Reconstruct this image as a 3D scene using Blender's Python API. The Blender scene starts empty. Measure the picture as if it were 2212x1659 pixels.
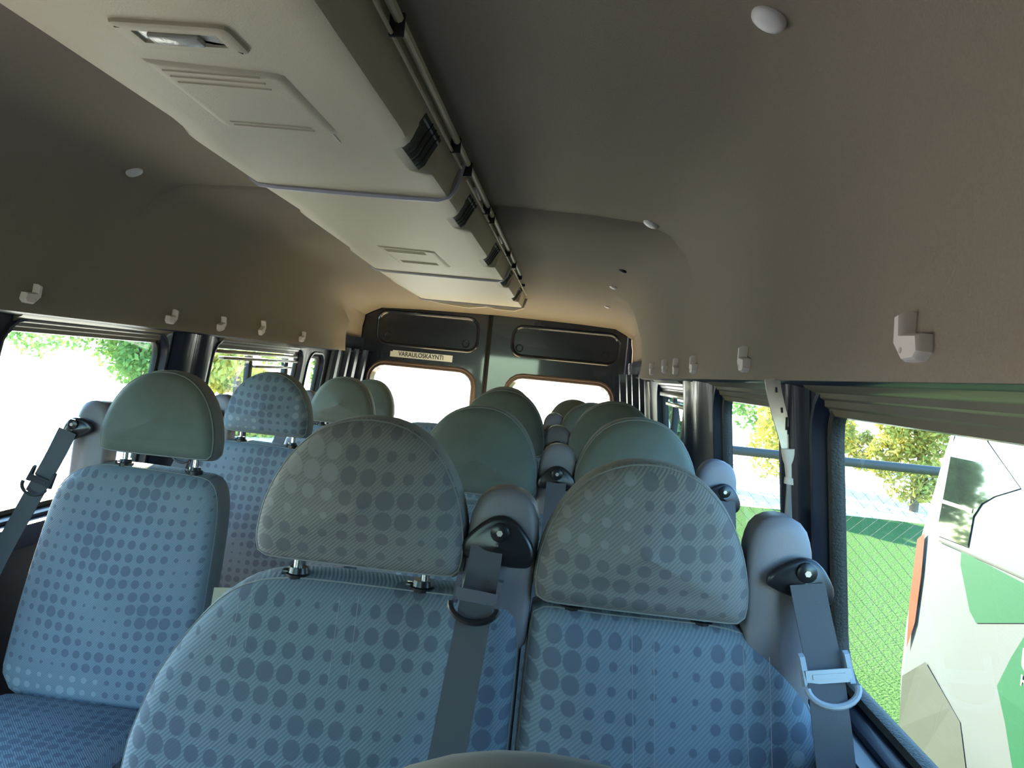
import bpy, bmesh, math, random
from mathutils import Vector, Matrix
random.seed(7)
D = bpy.data
scene = bpy.context.scene
COL = scene.collection

# ------------------------------------------------------------------ camera
F, CX, CY = 1660.0, 1106.0, 829.5           # focal length and centre for a 2212 x 1659 frame
CAM = Vector((0.48, 0.0, 1.30))
_y = Vector(((1229 - CX) / F, -(815 - CY) / F, 1)).normalized()
_p = Vector(((2229 - CX) / F, -(913 - CY) / F, 1)).normalized()
_z = _p.cross(_y).normalized()
if _z.y < 0:
    _z = -_z
_x = -_y.cross(_z)
RT = Matrix((_x, _y, _z))                    # camera (right, up, forward) -> van axes
cd = D.cameras.new('camera'); cam = D.objects.new('camera', cd); COL.objects.link(cam)
cd.sensor_width = 36; cd.lens = F / 2212 * 36; cd.clip_start = 0.02; cd.clip_end = 500
r_, u_, f_ = RT @ Vector((1, 0, 0)), RT @ Vector((0, 1, 0)), RT @ Vector((0, 0, 1))
cam.matrix_world = Matrix(((r_.x, u_.x, -f_.x, CAM.x), (r_.y, u_.y, -f_.y, CAM.y),
                           (r_.z, u_.z, -f_.z, CAM.z), (0, 0, 0, 1)))
scene.camera = cam

# ------------------------------------------------------------------ light
SUN_EL, SUN_AZ = math.radians(25), math.radians(32)     # sun behind the van, to its left in view
w = D.worlds.new('world'); scene.world = w; w.use_nodes = True
nt = w.node_tree; bg = nt.nodes['Background']
sky = nt.nodes.new('ShaderNodeTexSky'); sky.sky_type = 'NISHITA'
sky.sun_disc = False; sky.sun_elevation = SUN_EL; sky.sun_rotation = -SUN_AZ
sky.air_density = 1.0; sky.dust_density = 0.4; sky.ozone_density = 1.2
tint = nt.nodes.new('ShaderNodeMix'); tint.data_type = 'RGBA'; tint.blend_type = 'MULTIPLY'; tint.inputs[0].default_value = 1.0
tint.inputs[7].default_value = (0.72, 1.0, 1.12, 1.0)          # the clear autumn sky of the photograph
nt.links.new(sky.outputs[0], tint.inputs[6]); nt.links.new(tint.outputs[2], bg.inputs[0]); bg.inputs[1].default_value = 1.0
sd = D.lights.new('sun', 'SUN'); sun = D.objects.new('sun', sd); COL.objects.link(sun)
sd.energy = 32.0; sd.angle = math.radians(0.8); sd.color = (1.0, 0.82, 0.60)
sdir = Vector((-math.sin(SUN_AZ) * math.cos(SUN_EL), math.cos(SUN_AZ) * math.cos(SUN_EL), math.sin(SUN_EL)))
sun.rotation_euler = sdir.to_track_quat('Z', 'Y').to_euler()
sun.location = sdir * 20
vs = scene.view_settings
vs.view_transform = 'Standard'; vs.look = 'None'; vs.gamma = 1; vs.use_curve_mapping = False
vs.exposure = 0.9
scene.cycles.use_denoising = True
scene.cycles.max_bounces = 12; scene.cycles.diffuse_bounces = 6; scene.cycles.transparent_max_bounces = 24
scene.cycles.sample_clamp_indirect = 6.0

# ------------------------------------------------------------------ helpers
def ray(u, v):
    return (RT @ Vector(((u - CX) / F, -(v - CY) / F, 1))).normalized()
def atY(u, v, Y):
    d = ray(u, v); return CAM + d * ((Y - CAM.y) / d.y)
def atX(u, v, X):
    d = ray(u, v); return CAM + d * ((X - CAM.x) / d.x)
def atZ(u, v, Z):
    d = ray(u, v); return CAM + d * ((Z - CAM.z) / d.z)
def atLean(u, v, Y0, z0, k):                # plane y = Y0 + k (z - z0)
    d = ray(u, v); t = (Y0 + k * (CAM.z - z0) - CAM.y) / (d.y - k * d.z); return CAM + d * t

class NG:
    """small node helper"""
    def __init__(s, name):
        s.m = D.materials.new(name); s.m.use_nodes = True
        s.t = s.m.node_tree; s.n = s.t.nodes; s.b = s.n['Principled BSDF']
    def node(s, typ, ins=None, **kw):
        q = s.n.new(typ)
        for k, v in kw.items(): setattr(q, k, v)
        for k, v in (ins or {}).items(): s.put(q.inputs[k], v)
        return q
    def put(s, sock, v):
        if isinstance(v, bpy.types.NodeSocket): s.t.links.new(v, sock)
        else: sock.default_value = v
    def math(s, op, a, b=0.0, c=0.0, clamp=False):
        q = s.n.new('ShaderNodeMath'); q.operation = op; q.use_clamp = clamp
        s.put(q.inputs[0], a); s.put(q.inputs[1], b); s.put(q.inputs[2], c)
        return q.outputs[0]
    def mix(s, f, a, b):
        q = s.n.new('ShaderNodeMix'); q.data_type = 'RGBA'
        s.put(q.inputs[0], f); s.put(q.inputs[6], a); s.put(q.inputs[7], b)
        return q.outputs[2]
    def coords(s):
        return s.node('ShaderNodeTexCoord').outputs['Object']
    def noise(s, vec, scale, detail=2.0):
        return s.node('ShaderNodeTexNoise', {'Vector': vec, 'Scale': scale, 'Detail': detail}).outputs['Fac']
    def bump(s, h, strength, dist=0.002):
        q = s.node('ShaderNodeBump', {'Height': h, 'Strength': strength, 'Distance': dist})
        s.t.links.new(q.outputs[0], s.b.inputs['Normal'])

def rgb(r, g, b): return (r, g, b, 1.0)

def plain(name, col, rough=0.5, metal=0.0, spec=0.5, var=0.0, vscale=20, bscale=0, bstr=0.2, sheen=0.0, coat=0.0):
    g = NG(name); b = g.b
    b.inputs['Roughness'].default_value = rough; b.inputs['Metallic'].default_value = metal
    b.inputs['Specular IOR Level'].default_value = spec
    b.inputs['Coat Weight'].default_value = coat; b.inputs['Coat Roughness'].default_value = 0.04
    if sheen:
        b.inputs['Sheen Weight'].default_value = sheen; b.inputs['Sheen Roughness'].default_value = 0.45
    c = g.coords()
    if var:
        f = g.noise(c, vscale, 3)
        lo = rgb(*[x * (1 - var) for x in col]); hi = rgb(*[min(1, x * (1 + var)) for x in col])
        g.put(b.inputs['Base Color'], g.mix(f, lo, hi))
    else:
        f = g.noise(c, 60, 1)
        g.put(b.inputs['Base Color'], g.mix(f, rgb(*[x * .96 for x in col]), rgb(*col)))
    if bscale:
        g.bump(g.noise(c, bscale, 2), bstr)
    return g.m

def fabric(name, base, dark, light, cell=0.0275, sheen=0.08, ox=0.0, yk=0.3, thr=0.70):
    g = NG(name); b = g.b
    c = g.coords(); sp = g.node('ShaderNodeSeparateXYZ', {0: c})
    X = g.math('ADD', sp.outputs[0], ox); Z = g.math('SUBTRACT', sp.outputs[2], g.math('MULTIPLY', sp.outputs[1], yk))
    # slight wobble of the print
    U = g.math('DIVIDE', X, cell); V = g.math('DIVIDE', Z, cell * 0.97)
    i, j = g.math('FLOOR', U), g.math('FLOOR', V)
    fu, fv = g.math('SUBTRACT', g.math('FRACT', U), 0.5), g.math('SUBTRACT', g.math('FRACT', V), 0.5)
    d = g.math('SQRT', g.math('ADD', g.math('MULTIPLY', fu, fu), g.math('MULTIPLY', fv, fv)))
    cid = g.node('ShaderNodeCombineXYZ', {0: i, 1: j})
    sz = g.node('ShaderNodeTexNoise', {'Vector': cid.outputs[0], 'Scale': 0.23, 'Detail': 1.0}).outputs['Fac']
    R = g.node('ShaderNodeMapRange', {0: sz, 1: 0.33, 2: 0.66, 3: 0.14, 4: 0.47}).outputs[0]
    dot = g.node('ShaderNodeMapRange', {0: g.math('SUBTRACT', R, d), 1: -0.02, 2: 0.03, 3: 0.0, 4: 1.0}).outputs[0]
    bi = g.math('FLOOR', g.math('DIVIDE', g.math('ADD', i, g.math('MULTIPLY', g.math('FLOOR', g.math('DIVIDE', j, 4.0)), 1.0)), 5.0))
    bj = g.math('FLOOR', g.math('DIVIDE', j, 4.0))
    wn = g.node('ShaderNodeTexWhiteNoise', {'Vector': g.node('ShaderNodeCombineXYZ', {0: bi, 1: bj, 2: 3.7}).outputs[0]}, noise_dimensions='3D').outputs['Value']
    isl = g.math('GREATER_THAN', wn, thr)
    # twill weave: diagonal ridges
    tw = g.math('SINE', g.math('MULTIPLY', g.math('SUBTRACT', X, Z), 1050.0))
    tw = g.math('MULTIPLY_ADD', tw, 0.5, 0.5)
    twd = g.math('MULTIPLY', tw, g.math('SUBTRACT', 1.0, g.math('MULTIPLY', dot, 0.75)))
    cb = g.mix(twd, rgb(*[x * 0.84 for x in base]), rgb(*[x * 1.14 for x in base]))
    blot = g.noise(c, 9, 2)
    cb = g.mix(g.math('MULTIPLY', blot, 0.35), cb, rgb(*[x * 0.8 for x in base]))
    dc = g.mix(isl, rgb(*dark), rgb(*light))
    col = g.mix(g.math('MULTIPLY', dot, 0.92), cb, dc)
    g.put(b.inputs['Base Color'], col)
    b.inputs['Roughness'].default_value = 0.9; b.inputs['Specular IOR Level'].default_value = 0.2
    b.inputs['Sheen Weight'].default_value = sheen; b.inputs['Sheen Roughness'].default_value = 0.4
    g.bump(twd, 0.35, 0.0012)
    return g.m

M = {}
BASE = (0.172, 0.210, 0.238)
M['fabric'] = fabric('dotted_fabric', BASE, (0.105, 0.124, 0.155), (0.245, 0.285, 0.305))
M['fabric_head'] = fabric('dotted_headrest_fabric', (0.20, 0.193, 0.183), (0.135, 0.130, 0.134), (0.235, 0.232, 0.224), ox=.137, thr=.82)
M['fabric_seat'] = fabric('dotted_cushion_fabric', BASE, (0.105, 0.124, 0.155), (0.245, 0.285, 0.305), yk=1.0)
M['side'] = plain('seat_side_cloth', (0.16, 0.155, 0.147), 0.75, var=0.12, vscale=30, sheen=0.12, bscale=900, bstr=0.15)
M['shell'] = plain('seat_bounce_shell', (0.50, 0.44, 0.34), 0.5)
M['head'] = plain('plain_headrest_cloth', (0.105, 0.118, 0.098), 0.8, var=0.15, vscale=25, sheen=0.10, bscale=900, bstr=0.2)
M['olive'] = plain('olive_headrest_cloth', (0.18, 0.17, 0.09), 0.8, var=0.2, vscale=30, sheen=0.15, bscale=700, bstr=0.3)
M['piping'] = plain('piping_cord', (0.2, 0.2, 0.19), 0.7, sheen=0.5)
M['thread'] = plain('pale_thread', (0.22, 0.22, 0.23), 0.8)
M['tower'] = plain('pale_grey_plastic', (0.18, 0.165, 0.178), 0.45, bscale=700, bstr=0.12)
M['black'] = plain('black_plastic', (0.012, 0.012, 0.014), 0.3)
M['blacksoft'] = plain('black_matt_plastic', (0.02, 0.02, 0.022), 0.6)
M['web'] = plain('belt_webbing', (0.075, 0.073, 0.077), 0.7, bscale=1500, bstr=0.4)
M['clip'] = plain('grey_clip_plastic', (0.28, 0.31, 0.35), 0.35)
M['darkclip'] = plain('dark_grey_clip', (0.10, 0.095, 0.11), 0.4)
M['chrome'] = plain('steel_post', (0.6, 0.6, 0.6), 0.22, metal=1.0)
M['navy'] = plain('navy_paint', (0.010, 0.014, 0.032), 0.42, spec=0.35, coat=0.12)
M['navy_door'] = plain('navy_door_paint', (0.010, 0.013, 0.026), 0.25, coat=0.8)
M['rubber'] = plain('black_rubber', (0.012, 0.013, 0.012), 0.6, bscale=300, bstr=0.5)
M['mould'] = plain('bronze_moulding', (0.17, 0.14, 0.085), 0.38, coat=0.2, var=0.15, vscale=8)
M['doormould'] = plain('door_moulding', (0.22, 0.16, 0.14), 0.25, metal=0.35, coat=0.3)
M['liner'] = plain('headliner_felt', (0.28, 0.232, 0.18), 0.95, spec=0.1, var=0.10, vscale=260, bscale=420, bstr=0.35)
M['console'] = plain('console_plastic', (0.58, 0.50, 0.34), 0.55, var=0.03, vscale=40, bscale=420, bstr=0.25)
M['seam'] = plain('console_seam_strip', (0.48, 0.47, 0.52), 0.4)
M['lens'] = plain('lamp_lens', (0.5, 0.49, 0.42), 0.25, bscale=200, bstr=0.3)
M['white'] = plain('white_plastic', (0.8, 0.76, 0.73), 0.4)
M['bone'] = plain('hook_plastic', (0.80, 0.70, 0.65), 0.45)
M['floor'] = plain('floor_vinyl', (0.06, 0.062, 0.07), 0.5, var=0.3, vscale=120)
M['lowpanel'] = plain('lower_side_panel', (0.03, 0.035, 0.05), 0.45, var=0.1)
M['steel'] = plain('bare_steel', (0.55, 0.5, 0.45), 0.45, metal=0.6, var=0.15, vscale=40)
M['plywood'] = plain('pale_plywood', (0.82, 0.69, 0.46), 0.6, var=0.1, vscale=6)
M['gravel'] = plain('pale_gravel', (0.78, 0.73, 0.62), 0.95, var=0.25, vscale=14, bscale=30, bstr=0.4)
M['asphalt'] = plain('dark_asphalt', (0.07, 0.07, 0.072), 0.9, var=0.3, vscale=30, bscale=60, bstr=0.4)
M['grey_post'] = plain('galvanised_steel', (0.05, 0.054, 0.05), 0.6, metal=0.0, var=0.1)
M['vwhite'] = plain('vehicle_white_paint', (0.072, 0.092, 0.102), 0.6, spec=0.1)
M['vgreen'] = plain('vehicle_green_film', (0.0003, 0.058, 0.024), 0.5, spec=0.15)
M['vglass'] = plain('vehicle_dark_glass', (0.01, 0.014, 0.014), 0.03, coat=0.6)
M['vred'] = plain('tail_lamp_red', (0.12, 0.03, 0.010), 0.6, spec=0.1)
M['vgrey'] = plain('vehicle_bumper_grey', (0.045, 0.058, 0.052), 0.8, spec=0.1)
M['tyre'] = plain('tyre_rubber', (0.02, 0.02, 0.02), 0.8)
M['bark'] = plain('bark', (0.12, 0.09, 0.07), 0.9, var=0.3, vscale=12, bscale=40, bstr=0.6)
M['ink'] = plain('black_ink', (0.03, 0.03, 0.035), 0.6)
M['sticker'] = plain('sticker_paper', (0.85, 0.86, 0.83), 0.45)
M['textwhite'] = plain('white_film', (0.8, 0.82, 0.82), 0.4)

def leaf_mat(name, c1, c2):
    g = NG(name)
    oi = g.noise(g.coords(), 2.2, 3)
    rn = g.node('ShaderNodeNewGeometry').outputs['Random Per Island']
    f = g.math('MULTIPLY_ADD', rn, 0.6, g.math('MULTIPLY', oi, 0.4))
    g.put(g.b.inputs['Base Color'], g.mix(f, rgb(*c1), rgb(*c2)))
    g.b.inputs['Roughness'].default_value = 0.6
    tr = g.node('ShaderNodeBsdfTranslucent', {0: g.mix(f, rgb(*c1), rgb(*c2))})
    ms = g.node('ShaderNodeMixShader', {0: 0.35})
    g.t.links.new(g.b.outputs[0], ms.inputs[1]); g.t.links.new(tr.outputs[0], ms.inputs[2])
    g.t.links.new(ms.outputs[0], g.n['Material Output'].inputs[0])
    return g.m
M['leaf_green'] = leaf_mat('green_leaves', (0.06, 0.16, 0.05), (0.20, 0.32, 0.08))
M['leaf_yellow'] = leaf_mat('yellowing_leaves', (0.16, 0.26, 0.07), (0.62, 0.48, 0.10))
M['leaf_dark'] = leaf_mat('dark_leaves', (0.03, 0.08, 0.045), (0.09, 0.17, 0.08))

def grass_mat():
    g = NG('lawn_grass'); c = g.coords()
    f = g.noise(c, 3.0, 6); f2 = g.noise(c, 45, 4)
    col = g.mix(f, rgb(0.028, 0.088, 0.022), rgb(0.052, 0.112, 0.034))
    col = g.mix(f2, col, rgb(0.085, 0.14, 0.055))
    g.put(g.b.inputs['Base Color'], col); g.b.inputs['Roughness'].default_value = 1.0; g.b.inputs['Specular IOR Level'].default_value = 0.0
    g.bump(f2, 0.8, 0.03)
    return g.m
M['grass'] = grass_mat()

def glass(name, tint):
    g = NG(name)
    tr = g.node('ShaderNodeBsdfTransparent', {0: rgb(*tint)})
    gl = g.node('ShaderNodeBsdfGlossy', {'Roughness': 0.0})
    fc = g.node('ShaderNodeLayerWeight', {0: 0.5}).outputs['Facing']
    fr = g.math('MULTIPLY_ADD', g.math('POWER', fc, 5.0), 0.9, 0.04)
    ms = g.node('ShaderNodeMixShader', {0: fr})
    g.t.links.new(tr.outputs[0], ms.inputs[1]); g.t.links.new(gl.outputs[0], ms.inputs[2])
    g.t.links.new(ms.outputs[0], g.n['Material Output'].inputs[0])
    return g.m
M['glass'] = glass('window_glass', (0.86, 0.93, 0.90))

# ---- mesh building
def obj(name, verts, faces, mats, parent=None, smooth=True, fm=None, auto=None):
    me = D.meshes.new(name)
    me.from_pydata([tuple(v) for v in verts], [], faces)
    for m in (mats if isinstance(mats, (list, tuple)) else [mats]):
        me.materials.append(M[m])
    if fm: me.polygons.foreach_set('material_index', fm)
    if smooth: me.polygons.foreach_set('use_smooth', [True] * len(me.polygons))
    me.update(); 
    bm = bmesh.new(); bm.from_mesh(me); bmesh.ops.recalc_face_normals(bm, faces=bm.faces[:]); bm.to_mesh(me); bm.free()
    if smooth:
        try: me.set_sharp_from_angle(angle=math.radians(auto or 42))
        except Exception: pass
    o = D.objects.new(name, me); COL.objects.link(o)
    if parent: o.parent = parent
    return o
def tag(o, label=None, cat=None, group=None, kind=None):
    if label: o['label'] = label
    if cat: o['category'] = cat
    if group: o['group'] = group
    if kind: o['kind'] = kind
    return o
def empty(name, loc, label=None, cat=None, group=None, kind=None):
    o = D.objects.new(name, None); COL.objects.link(o); o.location = loc; o.empty_display_size = 0.1
    return tag(o, label, cat, group, kind)

class MB:
    def __init__(s): s.v = []; s.f = []; s.m = []
    def add(s, v, f, mi=0):
        k = len(s.v); s.v += [Vector(p) for p in v]; s.f += [[i + k for i in q] for q in f]; s.m += [mi] * len(f); return s
    def box(s, a, b, mi=0, bev=0.0):
        if not bev:
            x0, y0, z0 = a; x1, y1, z1 = b
            return s.add([(x0, y0, z0), (x1, y0, z0), (x1, y1, z0), (x0, y1, z0), (x0, y0, z1), (x1, y0, z1), (x1, y1, z1), (x0, y1, z1)],
                         [(0, 3, 2, 1), (4, 5, 6, 7), (0, 1, 5, 4), (1, 2, 6, 5), (2, 3, 7, 6), (3, 0, 4, 7)], mi)
        bm = bmesh.new(); bmesh.ops.create_cube(bm, size=1)
        sz = [b[i] - a[i] for i in range(3)]; ce = [(b[i] + a[i]) / 2 for i in range(3)]
        for v in bm.verts: v.co = Vector([v.co[i] * sz[i] + ce[i] for i in range(3)])
        bmesh.ops.bevel(bm, geom=bm.edges[:], offset=min(bev, min(map(abs, sz)) * .45), segments=2, profile=0.5, affect='EDGES')
        bm.verts.index_update()
        s.add([v.co.copy() for v in bm.verts], [[v.index for v in f.verts] for f in bm.faces], mi); bm.free(); return s
    def tube(s, pts, r, n=8, mi=0, closed=False, cap=True):
        pts = [Vector(p) for p in pts]; L = len(pts); rs = r if isinstance(r, (list, tuple)) else [r] * L
        vs = []; up = None
        for i, p in enumerate(pts):
            a = pts[i - 1] if (i or closed) else p; b = pts[(i + 1) % L] if (i < L - 1 or closed) else p
            t = (b - a).normalized()
            if up is None: up = Vector((0, 0, 1)) if abs(t.z) < .9 else Vector((1, 0, 0))
            q = t.cross(up).normalized(); up = q.cross(t).normalized()
            for k in range(n):
                an = 2 * math.pi * k / n
                vs.append(p + (q * math.cos(an) + up * math.sin(an)) * rs[i])
        fs = []
        for i in range(L if closed else L - 1):
            for k in range(n):
                j = (i + 1) % L
                fs.append((i * n + k, i * n + (k + 1) % n, j * n + (k + 1) % n, j * n + k))
        if cap and not closed:
            fs.append(list(range(n))); fs.append(list(range((L - 1) * n, L * n)))
        return s.add(vs, fs, mi)
    def prism(s, outline, a, b, axis='y', mi=0):
        """outline of 2-D points, pushed from a to b along an axis"""
        def P(p, t):
            return {'x': (t, p[0], p[1]), 'y': (p[0], t, p[1]), 'z': (p[0], p[1], t)}[axis]
        n = len(outline); v = [P(p, a) for p in outline] + [P(p, b) for p in outline]
        f = [list(range(n)), list(range(n, 2 * n))] + [(i, (i + 1) % n, n + (i + 1) % n, n + i) for i in range(n)]
        return s.add(v, f, mi)
    def build(s, name, mats, parent=None, smooth=True, auto=None):
        return obj(name, s.v, s.f, mats, parent, smooth, s.m if any(s.m) else None, auto)

def rrect(x0, x1, z0, z1, r, n=6):
    out = []
    for cx, cz, a0 in ((x1 - r, z1 - r, 0), (x0 + r, z1 - r, 90), (x0 + r, z0 + r, 180), (x1 - r, z0 + r, 270)):
        for k in range(n + 1):
            a = math.radians(a0 + 90 * k / n); out.append((cx + r * math.cos(a), cz + r * math.sin(a)))
    return out
def chaikin(p, it=2):
    for _ in range(it):
        q = []
        for i in range(len(p)):
            a, b = p[i], p[(i + 1) % len(p)]
            q += [(a[0] * .75 + b[0] * .25, a[1] * .75 + b[1] * .25), (a[0] * .25 + b[0] * .75, a[1] * .25 + b[1] * .75)]
        p = q
    return p
def resample(p, n):
    d = [0]
    for i in range(len(p)):
        a, b = p[i], p[(i + 1) % len(p)]; d.append(d[-1] + math.hypot(a[0] - b[0], a[1] - b[1]))
    out = []; j = 0
    for k in range(n):
        t = d[-1] * k / n
        while d[j + 1] < t: j += 1
        u = (t - d[j]) / max(1e-9, d[j + 1] - d[j]); a, b = p[j], p[(j + 1) % len(p)]
        out.append((a[0] + (b[0] - a[0]) * u, a[1] + (b[1] - a[1]) * u))
    return out
def area(p): return sum(p[i][0] * p[(i + 1) % len(p)][1] - p[(i + 1) % len(p)][0] * p[i][1] for i in range(len(p))) / 2
def inset(p, d):
    """move a closed outline inwards by d (outwards when negative)"""
    s = 1 if area(p) > 0 else -1; n = len(p); out = []
    for i in range(n):
        a, b, c = p[i - 1], p[i], p[(i + 1) % n]
        t1 = Vector((b[0] - a[0], b[1] - a[1])); t2 = Vector((c[0] - b[0], c[1] - b[1]))
        if t1.length < 1e-9: t1 = t2
        if t2.length < 1e-9: t2 = t1
        n1 = Vector((-t1.y, t1.x)).normalized() * s; n2 = Vector((-t2.y, t2.x)).normalized() * s
        m = n1 + n2; m = m / max(0.5, m.length_squared / 2) if m.length > 1e-6 else n1
        out.append((b[0] + m.x * d, b[1] + m.y * d))
    return out
def pillow(outline, yc, thick, r, bulge=0.02, lean=0.0, zref=0.0, n=72, smoothit=2, front_edge=0.35, mb=None, mats=(0, 1), back_bulge=0.01, top_fabric=False):
    """a padded shape standing in the x-z plane, its face towards -y; returns builder and the seam loop"""
    mb = mb or MB()
    p = resample(chaikin(outline, smoothit), n)
    cx = sum(q[0] for q in p) / n; cz = sum(q[1] for q in p) / n
    rings = []
    fr = [(r, -thick / 2)]
    K = 5
    prof = []
    for k in range(K + 1):
        a = math.pi / 2 * k / K; prof.append((r * (1 - math.cos(a)), thick / 2 - r + r * math.sin(a)))
    # back centre -> edge -> front edge -> centre
    def relax(q, it):
        for _ in range(it): q = [((q[i - 1][0] + 2 * q[i][0] + q[(i + 1) % n][0]) / 4, (q[i - 1][1] + 2 * q[i][1] + q[(i + 1) % n][1]) / 4) for i in range(n)]
        return q
    bx = [q[0] for q in p]; bz = [q[1] for q in p]; hw, hh = (max(bx) - min(bx)) / 2, (max(bz) - min(bz)) / 2
    mx, mz = (max(bx) + min(bx)) / 2, (max(bz) + min(bz)) / 2
    def ins(d):                                  # thick padding: shrink about the middle, which never folds
        if r < .03: return relax(inset(p, d), int(10 * d / r + .5))
        return [(mx + (q[0] - mx) * (1 - d / hw), mz + (q[1] - mz) * (1 - d / hh)) for q in p]
    rin = ins(r)
    def scaled(s): return [(cx + (q[0] - cx) * s, cz + (q[1] - cz) * s) for q in rin]
    rings.append((scaled(0.5), thick / 2 + back_bulge, 1))
    for d, y in reversed(prof): rings.append((ins(d), y, 1))
    for idx, (d, y) in enumerate(prof): rings.append((ins(d), -y, 1 if d < r * front_edge else 0))
    for s in (0.9, 0.75, 0.58, 0.4, 0.22, 0.08):
        rings.append((scaled(s), -thick / 2 - bulge * (1 - s ** 2.4), 0))
    base = len(mb.v); vs = []; fs = []; ms = []
    # let the padded face relax so no ridges run into the corners
    f0 = len(rings) - 7; yy_ = [[y] * n for _, y, _ in rings]; ymid = -thick / 2 - bulge * 1.35
    for _ in range(60):
        for k in range(f0 + 1, len(rings)):
            up = yy_[k - 1]; dn = yy_[k + 1] if k + 1 < len(rings) else [ymid] * n; cur = yy_[k]
            yy_[k] = [(up[i] + dn[i] + cur[i - 1] + cur[(i + 1) % n]) / 4 for i in range(n)]
    for (pts, y, m), yr in zip(rings, yy_):
        for q, yv in zip(pts, yr): vs.append((q[0], yc + yv + lean * (q[1] - zref), q[1]))
    sgn = 1 if area(p) > 0 else -1
    top = [sgn * (p[i - 1][0] - p[(i + 1) % n][0]) / max(1e-9, math.hypot(p[i - 1][0] - p[(i + 1) % n][0], p[i - 1][1] - p[(i + 1) % n][1])) > .45 for i in range(n)]
    for k in range(len(rings) - 1):
        for i in range(n):
            j = (i + 1) % n
            fs.append((k * n + i, k * n + j, (k + 1) * n + j, (k + 1) * n + i)); ms.append(mats[0] if (top_fabric and top[i]) else mats[rings[k + 1][2]])
    fs.append(list(range(n))); ms.append(mats[1])
    k = len(rings) - 1; yy = ymid
    vs.append((cx, yc + yy + lean * (cz - zref), cz))
    for i in range(n): fs.append((k * n + i, k * n + (i + 1) % n, len(vs) - 1)); ms.append(mats[0])
    mb.v += [Vector(v) for v in vs]; mb.f += [[i + base for i in f] for f in fs]; mb.m += ms
    ds = r * front_edge * 0.9
    ys = -(thick / 2 - r + math.sqrt(max(0, r * r - (r - ds) ** 2)))
    seam = [Vector((q[0], yc + ys + lean * (q[1] - zref), q[1])) for q in ins(ds)]
    return mb, seam
def ringsweep(mb, outline, prof, place, mi=0):
    """sweep (inset, depth) profile round a closed outline; place(u, v, depth) -> 3-D point"""
    n = len(outline); L = [inset(outline, d) for d, h in prof]; vs = []
    for (d, h), pts in zip(prof, L):
        vs += [place(q[0], q[1], h) for q in pts]
    fs = []
    for k in range(len(prof) - 1):
        for i in range(n):
            j = (i + 1) % n; fs.append((k * n + i, k * n + j, (k + 1) * n + j, (k + 1) * n + i))
    return mb.add(vs, fs, mi)
def text_obj(name, s, size, mat, parent=None, align='CENTER', ext=0.0004, bold=0.0):
    cu = D.curves.new(name, 'FONT'); cu.body = s; cu.size = size; cu.align_x = align; cu.align_y = 'CENTER'
    cu.extrude = ext; cu.offset = bold; cu.materials.append(M[mat])
    tmp = D.objects.new(name, cu); COL.objects.link(tmp)
    dg = bpy.context.evaluated_depsgraph_get(); me = D.meshes.new_from_object(tmp.evaluated_get(dg))
    D.objects.remove(tmp); o = D.objects.new(name, me); COL.objects.link(o)
    if parent: o.parent = parent
    return o

# ================================================================== the van's shell
Y_FRONT, Y_REAR = -1.5, 4.86
def wx(z): return 0.905 - 0.055 * max(0.0, min(1.2, (z - 0.85) / 0.45))
def rect_hole(mb, a0, a1, b0, b1, hole, place, mi=0):
    """flat panel a0..a1 x b0..b1 with a hole of the given outline"""
    ca = sum(p[0] for p in hole) / len(hole); cb = sum(p[1] for p in hole) / len(hole)
    outer = []
    for a, b in hole:
        da, db = a - ca, b - cb; t = 1e9
        if da > 1e-9: t = min(t, (a1 - ca) / da)
        if da < -1e-9: t = min(t, (a0 - ca) / da)
        if db > 1e-9: t = min(t, (b1 - cb) / db)
        if db < -1e-9: t = min(t, (b0 - cb) / db)
        outer.append([ca + da * t, cb + db * t])
    for c in ((a0, b0), (a0, b1), (a1, b0), (a1, b1)):
        k = min(range(len(outer)), key=lambda i: (outer[i][0] - c[0]) ** 2 + (outer[i][1] - c[1]) ** 2); outer[k] = list(c)
    n = len(hole)
    v = [place(*p) for p in outer] + [place(*p) for p in hole]
    return mb.add(v, [(i, (i + 1) % n, n + (i + 1) % n, n + i) for i in range(n)], mi)

def side_wall(name, side, wins):
    mb = MB()
    def place(y, z, h=0.0): return (side * (wx(z) - h), y, z)
    Z0, Z1, Z2 = 0.0, 0.72, 1.42
    def quad(y0, y1, z0, z1, mi=0):
        mb.add([place(y0, z0), place(y1, z0), place(y1, z1), place(y0, z1)], [(0, 1, 2, 3)], mi)
    yl = Y_FRONT
    for (a, b, z0, z1) in wins:
        if z0 < .7: quad(yl, a - .06, Z0, Z1, 1); yl = b + .06
    quad(yl, Y_REAR, Z0, Z1, 1)
    ys = [Y_FRONT]
    for (a, b, z0, z1) in wins: ys += [a - 0.06, b + 0.06]
    ys.append(Y_REAR)
    for k in range(0, len(ys), 2):
        for zz in ((Z1, .85), (.85, 1.39), (1.39, Z2)):
            if ys[k + 1] - ys[k] > 1e-4: quad(ys[k], ys[k + 1], zz[0], zz[1])
    for (a, b, z0, z1) in wins:
        hole = resample(rrect(a, b, z0, z1, min(0.07, (b - a) * .35), 8), 80)
        rect_hole(mb, a - 0.06, b + 0.06, Z1 if z0 > .7 else Z0, Z2, hole, place)
    # outer skin keeps the daylight out everywhere but the windows
    return tag(mb.build(name, ['navy', 'lowpanel']), kind='structure'), place

WR = [(-1.30, -0.72, .885, 1.30), (0.52, 1.185, .885, 1.316), (1.335, 1.975, .885, 1.316), (2.46, 3.22, .885, 1.316)]
WL = [(-1.30, -0.30, .80, 1.30), (0.32, 1.40, .02, 1.30), (1.72, 2.46, .80, 1.308), (2.80, 3.76, .80, 1.308), (3.86, 4.10, .80, 1.29)]
wall_r, place_r = side_wall('wall_right', 1, WR)
wall_l, place_l = side_wall('wall_left', -1, WL)

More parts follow.
